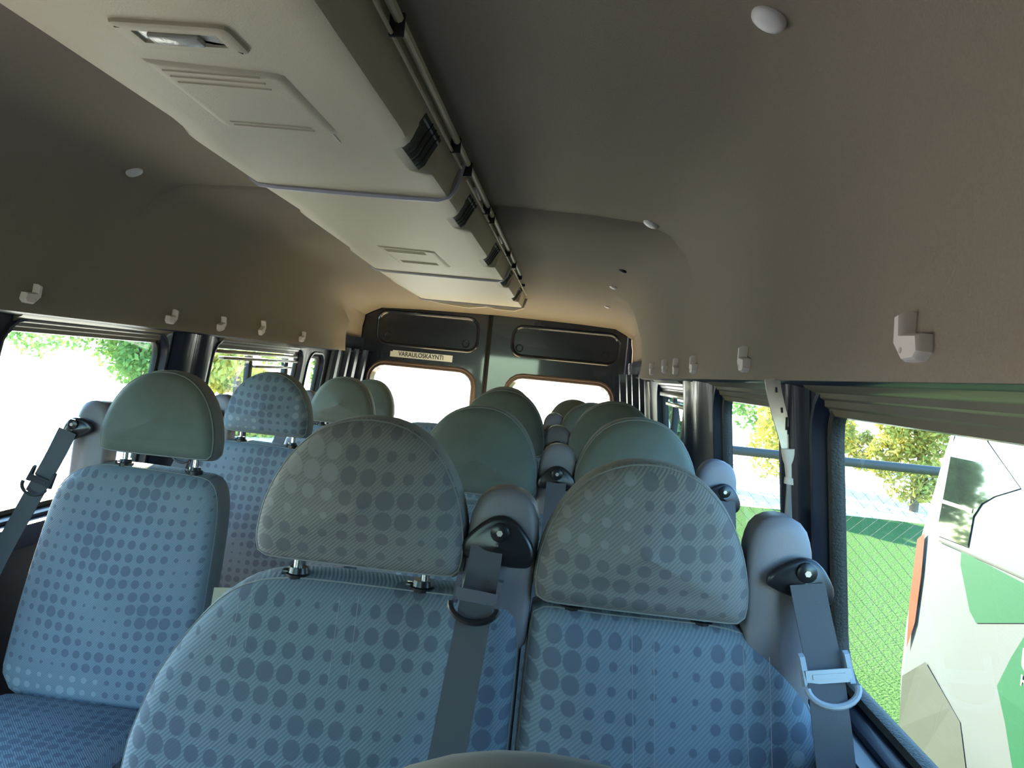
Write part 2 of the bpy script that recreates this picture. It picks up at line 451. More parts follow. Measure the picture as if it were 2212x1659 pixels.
wn = [0]
def window(side, a, b, z0, z1, place, header=True, sash=None):
    wn[0] += 1
    root = empty('window_%d' % wn[0], (side * 0.88, (a + b) / 2, z0), kind='structure')
    off = root.location
    def pl(y, z, h): return Vector(place(y, z, h)) - off
    ol = resample(rrect(a, b, z0, z1, min(0.07, (b - a) * .35), 8), 80)
    mb = MB(); ringsweep(mb, ol, [(-.016, 0.0), (-.010, .006), (-.002, .005), (.002, -.004), (.006, -.026), (.008, -.040)], pl)
    mb.build('reveal', 'navy', root)
    mb = MB(); ringsweep(mb, ol, [(.004, -.020), (.010, -.014), (.020, -.016), (.024, -.026), (.022, -.034)], pl)
    mb.build('gasket', 'rubber', root)
    if z0 < .7: return root                      # the sliding door beside the camera stands open
    pi = inset(ol, .012); mb = MB(); mb.add([pl(q[0], q[1], -.028) for q in pi], [list(range(len(pi)))])
    mb.build('pane', 'glass', root, smooth=False)
    if header:
        prof = [(.040, 1.332), (.030, 1.326), (.020, 1.318), (.006, 1.313), (.002, 1.306), (-.004, 1.303), (-.009, 1.294), (-.016, 1.291), (-.020, 1.281), (-.030, 1.279), (-.032, 1.33)]
        base = wx(1.31); y0, y1 = a + .02, b - .02
        mb = MB(); mb.prism([(side * (base - h) - off.x, z - off.z) for h, z in prof], y0 - off.y, y1 - off.y, 'y')
        mb.build('header_moulding', 'mould', root, auto=25)
    if sash:
        for kind, p0, p1, q0, q1 in sash:
            mb = MB()
            x = side * (wx((q0 + q1) / 2) + .014) - off.x
            mb.box((x - .012, p0 - off.y, q0 - off.z), (x + .012, p1 - off.y, q1 - off.z), bev=.004)
            mb.build('sash_' + kind, 'rubber' if kind == 'bar' else 'mould', root)
    return root
for k, (a, b, z0, z1) in enumerate(WR):
    sash = None
    if k == 3: sash = [('bar', 2.62, 2.66, .90, 1.285), ('bar', 2.90, 2.94, .90, 1.285), ('rail', 2.50, 3.18, 1.262, 1.28), ('rail', 2.50, 3.0, 1.23, 1.245)]
    window(1, a, b, z0, z1, place_r, k > 0, sash)
for k, (a, b, z0, z1) in enumerate(WL):
    sash = None
    if k == 3: sash = [('bar', 3.20, 3.235, .82, 1.262), ('bar', 3.62, 3.66, .82, 1.262), ('rail', 2.84, 3.70, 1.262, 1.276), ('rail', 2.9, 3.72, 1.238, 1.25), ('rail', 3.22, 3.66, 1.208, 1.22)]
    window(-1, a, b, z0, z1, place_l, 1 < k < 4, sash)

# ---- floor
mb = MB(); mb.box((-.93, Y_FRONT, -.04), (.93, Y_REAR, 0.0)); tag(mb.build('floor', 'floor', smooth=False), kind='structure')

# ---- ceiling: one moulded headliner, side coves included
HALF = [(.872, 1.342), (.812, 1.327), (.802, 1.327), (.800, 1.332), (.803, 1.36), (.806, 1.42), (.803, 1.50), (.790, 1.58), (.762, 1.652), (.712, 1.704), (.645, 1.731), (.50, 1.741), (.35, 1.744), (.22, 1.746), (0, 1.749)]
def sect(Y, side):
    if Y <= 2.1: dz = 0.0
    elif Y <= 3.0: dz = 0.012 + .006 * (Y - 2.1)
    elif Y <= 4.2: dz = 0.017 + .03 * (Y - 3.0) / 1.2
    else: dz = 0.047 + 0.06 * (Y - 4.2) / .6
    end = 3.57 if side > 0 else 4.30
    out = []
    for k, (x, z) in enumerate(HALF):
        kz = max(0, min(1, (z - 1.5) / .2)); zz = z - dz * kz
        # the trim thickens behind the middle seam and ends before the rear pillar
        if Y > end and z < 1.66: x = min(.872, x + .05 * (1 - max(0, (z - 1.5) / .16)))
        if 2.1 < Y <= end and 1.45 < z < 1.735: x -= .020 * min(1, (Y - 2.1) / .8) * math.sin(math.pi * (z - 1.45) / .285)
        if Y > 3.6 and z > 1.5 and x > .6:
            t = min(1, (Y - 3.6) / .9); x += t * ({True: .846, False: .80}[z < 1.70] - x) * (.95 if z < 1.72 else .6)
        out.append((side * x, zz))
    return out
ysec = [Y_FRONT, -.7, 0, .5, 1.0, 1.5, 1.9, 2.085, 2.10, 2.115, 2.4, 2.7, 3.0, 3.3, 3.5, 3.569, 3.575, 3.8, 4.0, 4.2, 4.299, 4.305, 4.5, 4.7, 4.80]
mb = MB(); n2 = 2 * len(HALF) - 1; vs = []
for Y in ysec:
    L = sect(Y, 1); Rr = sect(Y, -1)
    sec = L + Rr[::-1][1:]
    g = .006 if abs(Y - 2.10) < .001 else 0
    vs += [(x, Y, z + (g if abs(x) < .7 else 0)) for x, z in sec]
fs = []
for i in range(len(ysec) - 1):
    for k in range(n2 - 1): fs.append((i * n2 + k, i * n2 + k + 1, (i + 1) * n2 + k + 1, (i + 1) * n2 + k))
mb.add(vs, fs); ceil = tag(mb.build('ceiling', 'liner', auto=50), kind='structure')
# roof skin above the headliner
mb = MB(); mb.box((-.90, Y_FRONT - .05, 1.80), (.90, Y_REAR + .05, 1.83)); 
mb.box((-.93, Y_FRONT, 1.40), (-.88, Y_REAR + .05, 1.82)); mb.box((.88, Y_FRONT, 1.40), (.93, Y_REAR + .05, 1.82))
tag(mb.build('trim_1', 'navy', smooth=False), kind='structure')

# ---- front bulkhead with the windscreen
mb = MB()
rect_hole(mb, -.93, .93, 0, 1.82, resample(rrect(-.82, .82, .84, 1.52, .12, 8), 72), lambda x, z: (x, Y_FRONT, z))
wf = tag(mb.build('wall_front', 'navy', smooth=False), kind='structure')
wn[0] += 1
ws = empty('window_%d' % wn[0], (0, Y_FRONT, .84), kind='structure')
ol = resample(rrect(-.83, .83, -.01, .69, .12, 8), 72)
mb = MB(); mb.add([(q[0], -.01, q[1]) for q in ol], [list(range(72))]); mb.build('pane', 'glass', ws, smooth=False)
mb = MB(); ringsweep(mb, ol, [(-.01, .0), (0, .02), (.02, .02), (.03, 0)], lambda a, b, h: (a, h, b)); mb.build('gasket', 'rubber', ws)

# unseen panel added to keep windscreen light off the nearest double seat
mb = MB(); mb.box((.06, -.62, 0), (.87, -.59, 1.735), bev=.008); tag(mb.build('light_blocker', 'lowpanel'), kind='structure')
mb = MB(); mb.box((-.85, 4.38, .785), (.80, 4.80, .81), bev=.004); tag(mb.build('bounce_shelf', 'plywood'), 'pale plywood shelf added behind the rear bench to bounce sunlight', 'shelf')  # hidden board, added to throw sunlight up at the console and rear ceiling

# ---- rear surround and the two rear doors
mb = MB()
for a, b in (((-.93, 4.83, 0), (-.865, 4.90, 1.82)), ((.815, 4.83, 0), (.93, 4.90, 1.82)), ((-.93, 4.83, 1.648), (.93, 4.90, 1.82)), ((-.93, 4.83, -.04), (.93, 4.90, .06))):
    mb.box(a, b, bev=.012)
tag(mb.build('wall_rear', 'navy'), kind='structure')
YD = 4.82
def rear_door(num, x0, x1, wxa, wxb, panel, holes):
    root = empty('door_%d' % num, ((x0 + x1) / 2, YD, .05), kind='structure')
    o = root.location; z1 = 1.66
    ol = resample(rrect(wxa, wxb, .62, 1.262, .085, 8), 80)
    def place(x, z, h=0.0): return (x - o.x, -h, z - o.z)     # h towards the cabin
    mb = MB()
    rect_hole(mb, x0, x1, .06, 1.305, ol, lambda x, z: place(x, z))
    rect_hole(mb, x0, x1, 1.305, z1, resample(rrect(*panel, .06, 8), 80), lambda x, z: place(x, z))
    mb.build('door_skin', 'navy_door', root, smooth=False)
    # pressed inner panel, sunk with a rolled edge
    pl = resample(rrect(*panel, .06, 8), 80)
    mb = MB(); ringsweep(mb, pl, [(-.012, 0.0), (-.006, .004), (0, .003), (.004, -.004), (.010, -.010)], place)
    q = inset(pl, .010); k = len(mb.v); mb.add([place(p[0], p[1], -.010) for p in q], [list(range(80))])
    mb.build('pressed_panel', 'navy_door', root)
    for hx, hz in holes:
        mb = MB(); ring = [(hx + .017 * math.cos(t * math.pi / 8), hz + .017 * math.sin(t * math.pi / 8)) for t in range(16)]
        ringsweep(mb, ring, [(-.008, -.010), (-.004, -.005), (0, -.006), (.003, -.016)], place)
        mb.add([place(p[0], p[1], -.0165) for p in inset(ring, .003)], [list(range(16))], 1)
        mb.build('plug', ['navy_door', 'black'], root)
    mb = MB(); ringsweep(mb, ol, [(-.034, 0.0), (-.030, .010), (-.022, .012), (-.016, .004), (-.010, .010), (-.002, .010), (.004, -.004), (.012, -.020), (.016, -.03)], place)
    mb.build('window_moulding', 'doormould', root, auto=60)
    mb = MB(); q = inset(ol, .01); mb.add([place(p[0], p[1], -.024) for p in q], [list(range(80))]); mb.build('pane', 'glass', root, smooth=False)
    return root
d1 = rear_door(1, -.868, -.056, -.775, -.130, (-.755, -.118, 1.402, 1.606), [(-.69, 1.455), (-.19, 1.447)])
d2 = rear_door(2, -.036, .818, .112, .745, (.108, .770, 1.405, 1.588), [(.152, 1.452), (.692, 1.456)])
mb = MB(); mb.box((-.060, YD - .006, .06), (-.048, YD + .02, 1.645), bev=.004); mb.box((-.048, YD + .004, .06), (-.036, YD + .02, 1.645)); mb.box((-.036, YD - .008, .06), (-.030, YD + .02, 1.645), bev=.002)
tag(mb.build('trim_2', 'rubber'), kind='structure')
# exit sticker
st = empty('exit_sticker', (-.463, YD - .0015, 1.343), 'white strip sticker reading VARAULOSKÄYNTI on the left rear door', 'sticker')
mb = MB(); mb.prism([(-.200, -.021), (.200, -.021), (.200, .021), (-.185, .021), (-.185, .013), (-.200, .013)], -.0004, .0010, 'y'); mb.build('paper', 'sticker', st, smooth=False)
tx = text_obj('lettering', 'VARAULOSKÄYNTI', .040, 'ink', st, bold=.0006); tx.rotation_euler = (math.pi / 2, 0, 0); tx.location = (-.002, -.0012, .0)
# fit the lettering to 0.29 m
wd = max(v.co.x for v in tx.data.vertices) - min(v.co.x for v in tx.data.vertices); tx.scale = (.29 / wd, 1, 1)
# rear pillars: ribbed sheet metal beside the doors
tn = [2]
def pillar_ribs(xs, y0, side):
    for k, (y, wdt, dep) in enumerate(xs):
        tn[0] += 1; mb = MB()
        pts = [(side * (wx(z) - .012 - dep * .5), y, z) for z in (0.5, .8, 1.0, 1.15, 1.30, 1.345)]
        v = []
        for p in pts:
            x, yy, z = p
            v += [(x, yy - wdt / 2, z), (x - side * dep, yy - wdt / 2 + .006, z), (x - side * dep, yy + wdt / 2 - .006, z), (x, yy + wdt / 2, z)]
        f = []
        for i in range(len(pts) - 1):
            for j in range(3): f.append((i * 4 + j, i * 4 + j + 1, i * 4 + j + 5, i * 4 + j + 4))
        mb.add(v, f); tag(mb.build('trim_%d' % tn[0], 'navy', auto=30), kind='structure')
pillar_ribs([(4.22, .06, .02), (4.36, .05, .03), (4.52, .07, .03), (4.68, .06, .04)], 0, -1)
pillar_ribs([(3.62, .06, .02), (3.85, .07, .03), (4.2, .10, .03), (4.55, .10, .04)], 0, 1)
# pillars between the side windows, rounded and proud of the wall
def pillar(side, y0, y1, mat='navy'):
    tn[0] += 1; mb = MB(); v = []; zs = [.74, .9, 1.05, 1.2, 1.30, 1.345]
    for z in zs:
        x = wx(z) - .001
        for t, h in ((0, 0), (.06, .014), (.18, .024), (.36, .026), (.42, .018), (.58, .018), (.64, .026), (.82, .024), (.94, .014), (1, 0)):
            v.append((side * (x - h), y0 + (y1 - y0) * t, z))
    f = [(i * 10 + j, i * 10 + j + 1, i * 10 + j + 11, i * 10 + j + 10) for i in range(len(zs) - 1) for j in range(9)]
    mb.add(v, f); tag(mb.build('trim_%d' % tn[0], mat, auto=50), kind='structure')
pillar(1, 1.205, 1.315); pillar(1, 2.0, 2.43); pillar(-1, 2.49, 2.77); pillar(-1, 1.46, 1.69)
# painted header rails above the windows
for side in (1, -1):
    tn[0] += 1; mb = MB()
    prof = [(.842, 1.345), (.806, 1.336), (.804, 1.330), (.815, 1.324), (.835, 1.320), (.850, 1.322), (.858, 1.345)]
    mb.prism([(side * x, z) for x, z in prof], Y_FRONT + .05, 4.78, 'y'); tag(mb.build('trim_%d' % tn[0], 'navy', auto=60), kind='structure')
    # sill ledge under the windows
    tn[0] += 1; mb = MB(); s0 = .868 if side > 0 else .782
    prof = [(.900, s0 + .006), (.868, s0 + .004), (.856, s0 - .010), (.852, s0 - .035), (.858, s0 - .05), (.905, s0 - .06)]
    mb.prism([(side * x, z) for x, z in prof], Y_FRONT + .05 if side > 0 else 1.46, 4.78, 'y'); tag(mb.build('trim_%d' % tn[0], 'navy', auto=40), kind='structure')

# ================================================================== overhead console
con = empty('overhead_console', (0, 0, 1.746), 'long beige plastic overhead console running down the middle of the ceiling', 'console')
ZB = 1.650 - 1.746
LEFT = [(-.5, -.20), (.9, -.20), (1.20, -.203), (1.27, -.212), (1.32, -.226), (1.60, -.236), (1.93, -.242), (1.97, -.256), (2.55, -.288), (2.60, -.305), (3.05, -.335), (3.4, -.350), (3.44, -.36), (4.15, -.375)]
def lerp(tab, y):
    for (a, b), (c, d) in zip(tab, tab[1:]):
        if a <= y <= c: return b + (d - b) * (y - a) / (c - a)
    return tab[0][1] if y < tab[0][0] else tab[-1][1]
VENTS = [(1.27, 1.40), (1.83, 1.95), (2.48, 2.62), (3.08, 3.22), (3.70, 3.84)]
def chamfer(y):
    for a, b in VENTS:
        if a - .10 < y <= b:
            t = min(1, (y - (a - .10)) / .10); return .030 * t * t
        if b < y < b + .02: return .030 * (1 - (y - b) / .02)
    return 0.0
secs = [(-.5, 1.612), (1.618, 2.985), (2.991, 4.17)]
for a, b in secs:
    ys = sorted(set([a, b] + [a + (b - a) * k / 24 for k in range(25)] + [t for va, vb in VENTS for t in (va - .10, va - .06, va - .03, va, vb, vb + .02) if a < t < b] + [y for y, _ in LEFT if a < y < b]))
    mb = MB(); vs = []; m = 14
    for y in ys:
        xl = lerp(LEFT, y); c = chamfer(y); r = .022
        sec = [(xl - .022, 0.0), (xl - .020, -.02), (xl - .012, ZB + .03), (xl - .004, ZB + .012), (xl + .012, ZB + .002), (xl + .05, ZB)]
        sec += [(.10, ZB), (.150, ZB), (.180 - c, ZB), (.188 - c * .75, ZB + .003), (.193 - c * .55, ZB + .012), (.200 - c * .2, ZB + .045), (.212, ZB + .076), (.214, 0.0)]
        sec = [(x, min(z, 0.0)) for x, z in sec]
        vs += [(x, y, z) for x, z in sec]
    fs = [(i * m + k, i * m + k + 1, (i + 1) * m + k + 1, (i + 1) * m + k) for i in range(len(ys) - 1) for k in range(m - 1)]
    mb.add(vs, fs)
    mb.add(vs[-m:], [list(range(m))]); mb.add(vs[:m], [list(range(m))])
    mb.build('housing', 'console', con, auto=38)
# seams: raised strip round the joint
for y in (1.615, 2.988, 4.165):
    xl = lerp(LEFT, y)
    pts = [(xl - .014, ZB + .03), (xl - .004, ZB + .010), (xl + .012, ZB), (xl + .05, ZB - .003), (-.05, ZB - .004), (.10, ZB - .004), (.168, ZB - .003), (.190, ZB + .005), (.201, ZB + .020), (.209, ZB + .045), (.216, ZB + .085)]
    mb = MB(); mb.tube([(x, y, z) for x, z in pts], .006, 6)
    mb.build('seam_strip', 'seam', con)
# tail skirt behind the last section
mb = MB(); mb.prism([(-.36, 0), (-.37, ZB - .002), (-.20, ZB - .020), (-.10, ZB - .026), (.0, ZB - .010), (.05, ZB - .020), (.15, ZB - .020), (.20, ZB + .0), (.21, 0)], 4.17, 4.20, 'y'); mb.build('tail_skirt', 'console', con)
# louvred vents
for va, vb in VENTS:
    c = .030
    pts = [(.188 - c * .75, ZB + .003), (.193 - c * .55, ZB + .012), (.1965 - c * .38, ZB + .029), (.200 - c * .2, ZB + .045), (.206 - c * .1, ZB + .060)]
    mb = MB()
    v = []
    for x, z in pts: v += [(x + .002, va - .02, z - .001), (x + .002, vb, z - .001)]
    mb.add(v, [(2 * k, 2 * k + 1, 2 * k + 3, 2 * k + 2) for k in range(4)])
    vent = mb.build('vent', 'rubber', con)
    for t in (.25, .5, .75):
        mb = MB(); y = va + (vb - va) * t
        mb.tube([(x + .0045, y, z - .002) for x, z in pts], .0016, 5); mb.build('louvre', 'blacksoft', vent)
    mb = MB(); x, z = pts[3]; mb.tube([(x + .007, va - .015, z + .006), (x + .007, vb, z + .006)], .0022, 6); mb.build('vent_bar', 'clip', vent)
# rail along the right edge
rail_clips = [.95, 1.45, 1.62, 2.0, 2.12, 2.7, 2.99, 3.35, 3.6]
for a, b in ((-.5, 1.60), (1.63, 2.975), (3.0, 4.12)):
    mb = MB(); mb.tube([(.226, a, -.022), (.226, b, -.022)], .0065, 8); mb.tube([(.218, a + .03, -.040), (.218, b - .03, -.040)], .003, 6)
    mb.build('edge_rail', 'console', con)
for y in rail_clips:
    mb = MB(); mb.box((.214, y - .0035, -.044), (.2335, y + .0035, -.014), bev=.002); mb.build('rail_clip', 'blacksoft', con)
for y in (1.86, 2.48, 3.08, 3.7):
    mb = MB(); mb.box((.212, y - .07, -.034), (.222, y + .03, -.024), bev=.003); mb.build('rail_tab', 'white', con)
# courtesy lamp let into the first section
lamp = None
ol = resample(rrect(-.076, .066, .826, .898, .010, 5), 48)
mb = MB(); ringsweep(mb, ol, [(0, .0), (.001, .004), (.006, .006), (.020, .005), (.022, -.004)], lambda x, y, h: (x, y, ZB - h))
lamp = mb.build('lamp_bezel', 'console', con)
q = inset(ol, .020); mb = MB(); mb.add([(p[0], p[1], ZB - .002) for p in q], [list(range(48))]); mb.box((-.040, .850, ZB - .009), (.022, .874, ZB - .001), bev=.003); mb.build('lamp_lens', 'lens', lamp)
# shallow raised field with ribs on the first and second section
for (x0, x1, y0, y1, ribs) in ((-.095, .075, .945, 1.20, (.965, .985, 1.005, 1.165, 1.18)), (-.150, .02, 2.36, 2.72, (2.39, 2.41, 2.43, 2.62, 2.64, 2.66))):
    ol = resample([(x0, y0), (x1, y0 + .02), (x1, y1), (x0 - .01, y1)], 48)
    mb = MB(); ringsweep(mb, ol, [(-.004, 0), (.002, .0035), (.01, .004)], lambda x, y, h: (x, y, ZB - h)); q = inset(ol, .01); mb.add([(p[0], p[1], ZB - .004) for p in q], [list(range(48))])
    mb.build('raised_field', 'console', con)
    for y in ribs:
        mb = MB(); mb.tube([(x0 + .012, y, ZB - .004), (x1 - .03, y + .004, ZB - .004)], .0018, 5); mb.build('rib', 'console', con)
mb = MB(); mb.tube([tuple(Vector(atZ(u, v, 1.6495)) - Vector((0, 0, 1.746))) for u, v in ((610, 165), (650, 215), (690, 255), (735, 308))], .0012, 5); mb.build('scratch', 'white', con)
# mounting shims so the console bears on the ceiling
for o_ in ():
    pass

# ---- ceiling buttons and clips
def button(x, y, z, r, label, mat='white', tilt=0.0):
    mb = MB(); v = []; n = 20
    for rr, h in ((1.0, 0), (1.0, .004), (.9, .0075), (.6, .010), (.25, .011)):
        v += [(r * rr * math.cos(2 * math.pi * k / n), r * rr * math.sin(2 * math.pi * k / n), -h) for k in range(n)]
    f = [(i * n + k, i * n + (k + 1) % n, (i + 1) * n + (k + 1) % n, (i + 1) * n + k) for i in range(4) for k in range(n)] + [list(range(4 * n, 5 * n))]
    mb.add(v, f); o = mb.build('ceiling_button', mat); o.location = (x, y, z); o.rotation_euler = (0, tilt, 0)
    return tag(o, label, 'button', 'round ceiling buttons')
def czz(x, Y):
    s = sect(Y, 1 if x > 0 else -1); pts = sorted((abs(a), b) for a, b in s if b > 1.55)
    for (a, b), (c, d) in zip(pts, pts[1:]):
        if a <= abs(x) <= c and c > a: return b + (d - b) * (abs(x) - a) / (c - a)
    return 1.70
button(.664, .885, czz(.664, .885) + .001, .021, 'round white ceiling button at the top edge, above the right windows', tilt=.45)
button(.655, 2.06, czz(.655, 2.06) + .001, .021, 'round white ceiling button beside the seam across the ceiling', tilt=.4)
button(-.680, 1.90, czz(-.680, 1.90) + .001, .021, 'round white ceiling button left of the overhead console', tilt=-.5)
for k, (u, v, lab, mt) in enumerate(((1345, 585, 'thin dark clip farthest from the rear doors in the ceiling', 'blacksoft'), (1325, 620, 'small white clip in the middle of the ceiling corner near the rear doors', 'white'), (1312, 662, 'small white clip right above the right rear door', 'white'))):
    p = None
    for Y in [2.2 + .02 * i for i in range(125)]:
        q = atY(u, v, Y)
        if abs(q.x) < .9 and q.z >= czz(q.x, Y) - .002: p = q; break
    p = p or atY(u, v, 3.2 + k * .4)
    button(p.x, p.y, czz(p.x, p.y) + .002, .017, lab, mt, .3)

# ---- coat hooks
HK = [(.030, .021), (.016, .024), (.012, .003), (-.024, .001), (-.030, -.016), (-.022, -.024), (.004, -.025), (.026, -.008)]
def hook(side, y, z, label, turn=0.0):
    x = .806
    root = empty('coat_hook', (side * (x - .0005), y, z), label, 'hook', 'white coat hooks along the headliner')
    ol = [HK[i] for i in range(len(HK))]
    mb = MB(); n = len(ol)
    def P(p, h): return (-side * h, p[0], p[1])
    v = [P(p, -.004) for p in ol] + [P(p, .012) for p in ol] + [P(p, .017) for p in inset(ol, .003)]
    mb.add(v, [list(range(n)), list(range(2 * n, 3 * n))] + [(a * n + i, a * n + (i + 1) % n, (a + 1) * n + (i + 1) % n, (a + 1) * n + i) for a in range(2) for i in range(n)])
    mb.build('hook_body', 'bone', root, auto=35)
    mb = MB(); ring = [(.006 + .003 * math.cos(t * math.pi / 5), -.014 + .003 * math.sin(t * math.pi / 5)) for t in range(10)]
    mb.add([P(p, .0175) for p in ring] + [P(p, .016) for p in ring], [list(range(10))] + [(i, (i + 1) % 10, 10 + (i + 1) % 10, 10 + i) for i in range(10)]); mb.build('screw', 'steel', root)
    root.rotation_euler = (turn, 0, 0)
RHK = ['large pale coat hook nearest the camera above the right window', 'second nearest pale coat hook on the right headliner, above the steel strap', 'third pale coat hook from the camera on the right headliner', 'fourth pale coat hook from the camera on the right headliner', 'fifth pale coat hook from the camera on the right headliner', 'farthest pale coat hook on the right headliner, next to the rear door']
for (u, v), lab, tr in zip(((1988, 727), (1616, 776), (1504, 788), (1465, 793), (1440, 791), (1412, 797)), RHK, (0, .05, 0, .2, 0, 0)):
    p = atX(u, v, .803); hook(1, p.y, p.z, lab, tr)
LHK = ['pale coat hook nearest the camera on the left headliner', 'second pale coat hook on the left, above the end of the big left window', 'third pale coat hook from the camera on the left, above the dark pillar', 'fourth pale coat hook on the left, above the sliding window', 'farthest pale coat hook on the left headliner']
for (u, v), lab, tr in zip(((62, 633), (367, 683), (475, 699), (563, 708), (650, 727)), LHK, (0, 0, .25, .5, .1)):
    p = atX(u, v, -.803); hook(-1, p.y, p.z, lab, tr)

# ================================================================== seats
LEAN = 0.20; ZT = 0.975
def D_outline(cx, z0, z1, w):
    h = z1 - z0; w *= 1.02
    P = [(-.49, .0), (-.515, .10), (-.51, .30), (-.475, .50), (-.40, .72), (-.29, .90), (-.13, 1.01), (.05, 1.03), (.21, .97), (.34, .82), (.43, .62), (.485, .40), (.51, .18), (.50, .0), (.40, -.015), (-.38, -.015)]
    return [(cx + a * w, z0 + b * h) for a, b in P]
def mk_headrest(root, cx, z0, z1, w, y, mat, posts=True, post_z=.955):
    ol = D_outline(cx, z0, z1, w)
    mb, seam = pillow(ol, y + .055, .105, .040, .018, LEAN * .6, z0, n=64, smoothit=1, front_edge=.14)
    o = mb.build('headrest', [mat, 'side'], root)
    p = MB(); p.tube(seam, .0013, 6, closed=True); p.build('piping', 'piping', o)
    if posts:
        for dx in (-.32, .32):
            x = cx + dx * w
            t = MB(); t.tube([(x, y + .058, z0 + .03), (x, y + .052, post_z)], .0065, 10); t.build('post', 'chrome', o)
    return o
def mk_backrest(root, ol, y, collars=()):
    mb, seam = pillow(ol, y + .075, .12, .042, .022, LEAN, ZT, n=96, smoothit=2, front_edge=.10, top_fabric=True)
    o = mb.build('backrest', ['fabric', 'side'], root)
    p = MB(); p.tube(seam, .0012, 5, closed=True); p.build('piping', 'piping', o)
    xs = [q[0] for q in ol]; x0, x1 = min(xs) + .05, max(xs) - .05
    q = MB(); q.add([(x, y + .075 + d + LEAN * (z - ZT), z) for z in (.45, .92) for x, d in ((x0, .064), (x0 + .04, .078), (x1 - .04, .078), (x1, .064))], [(0, 1, 5, 4), (1, 2, 6, 5), (2, 3, 7, 6)]); q.build('bounce_shell', 'shell', o)  # pale panel added out of view to bounce sun onto the rear doors
    for x, z in collars:
        t = MB(); t.tube([(x, y + .056, z - .012), (x, y + .056, z + .004), (x, y + .056, z + .005), (x, y + .056, z + .013)], [.019, .019, .015, .013], 14); t.box((x - .024, y + .050, z - .002), (x - .012, y + .062, z + .008), bev=.002)
        t.build('post_collar', 'black', o)
    return o
def mk_tower(root, cx, y, z0=.80, z1=1.143, w=.094, slant=0.0):
    ol = [(cx - w / 2, z0), (cx - w / 2, z0 + .1), (cx - w / 2 - .002 + slant, z1 - .05), (cx - w / 2 + .012 + slant, z1 - .008), (cx + slant, z1 + .004), (cx + w / 2 - .012 + slant, z1 - .008), (cx + w / 2 + .002 + slant, z1 - .05), (cx + w / 2, z0 + .1), (cx + w / 2, z0)]
    mb, seam = pillow(ol, y + .035, .062, .012, .004, LEAN * .4, z1, n=56, smoothit=1, front_edge=0, mats=(0, 0))
    return mb.build('belt_tower', 'tower', root)
def mk_guide(tower, c, w=.098, h=.060, turn=0.0, mat='black'):
    """black swivel guide with a bolt, hung on the front of the tower at c"""
    ol = [(-.50, -.30), (-.46, -.05), (-.22, .34), (-.05, .46), (.12, .44), (.30, .26), (.48, -.04), (.50, -.30), (.42, -.48), (-.42, -.48)]
    ct, sn = math.cos(turn), math.sin(turn)
    P = [(a * w * ct - b * h * sn, a * w * sn + b * h * ct) for a, b in ol]
    mb, _ = pillow([(c[0] + a, c[2] + b) for a, b in P], c[1], .016, .006, .006, 0, 0, n=40, smoothit=1, mats=(0, 0))
    o = mb.build('belt_guide', mat, tower)
    b = MB(); z = c[2] + h * .16
    b.tube([(c[0], c[1] - .008, z), (c[0], c[1] - .016, z), (c[0], c[1] - .018, z)], [.013, .013, .009], 14)
    b.tube([(c[0], c[1] - .0185, z), (c[0], c[1] - .0195, z)], .0045, 6, 1)
    o2 = b.build('bolt', ['black', 'steel'], tower)
    return o
def ribbon(pts, wdt, across=(1, 0, 0), th=.0018):
    mb = MB(); v = []; pts = [Vector(p) for p in pts]; ac = Vector(across)
    # smooth the path
    P = []
    for i in range(len(pts) - 1):
        a = pts[max(0, i - 1)]; b = pts[i]; c = pts[i + 1]; d = pts[min(len(pts) - 1, i + 2)]
        for k in range(6):
            t = k / 6; P.append(.5 * ((2 * b) + (c - a) * t + (2 * a - 5 * b + 4 * c - d) * t * t + (3 * b - a - 3 * c + d) * t ** 3))
    P.append(pts[-1])
    for i, p in enumerate(P):
        t = (P[min(i + 1, len(P) - 1)] - P[max(i - 1, 0)]).normalized()
        s = (ac - t * ac.dot(t)).normalized(); nn = s.cross(t).normalized() * th / 2
        v += [p - s * wdt / 2 + nn, p + s * wdt / 2 + nn, p + s * wdt / 2 - nn, p - s * wdt / 2 - nn]
    f = []
    for i in range(len(P) - 1):
        for k in range(4): f.append((i * 4 + k, i * 4 + (k + 1) % 4, i * 4 + 4 + (k + 1) % 4, i * 4 + 4 + k))
    f += [(0, 1, 2, 3), tuple(len(P) * 4 - 4 + k for k in range(4))]
    mb.add(v, f); return mb
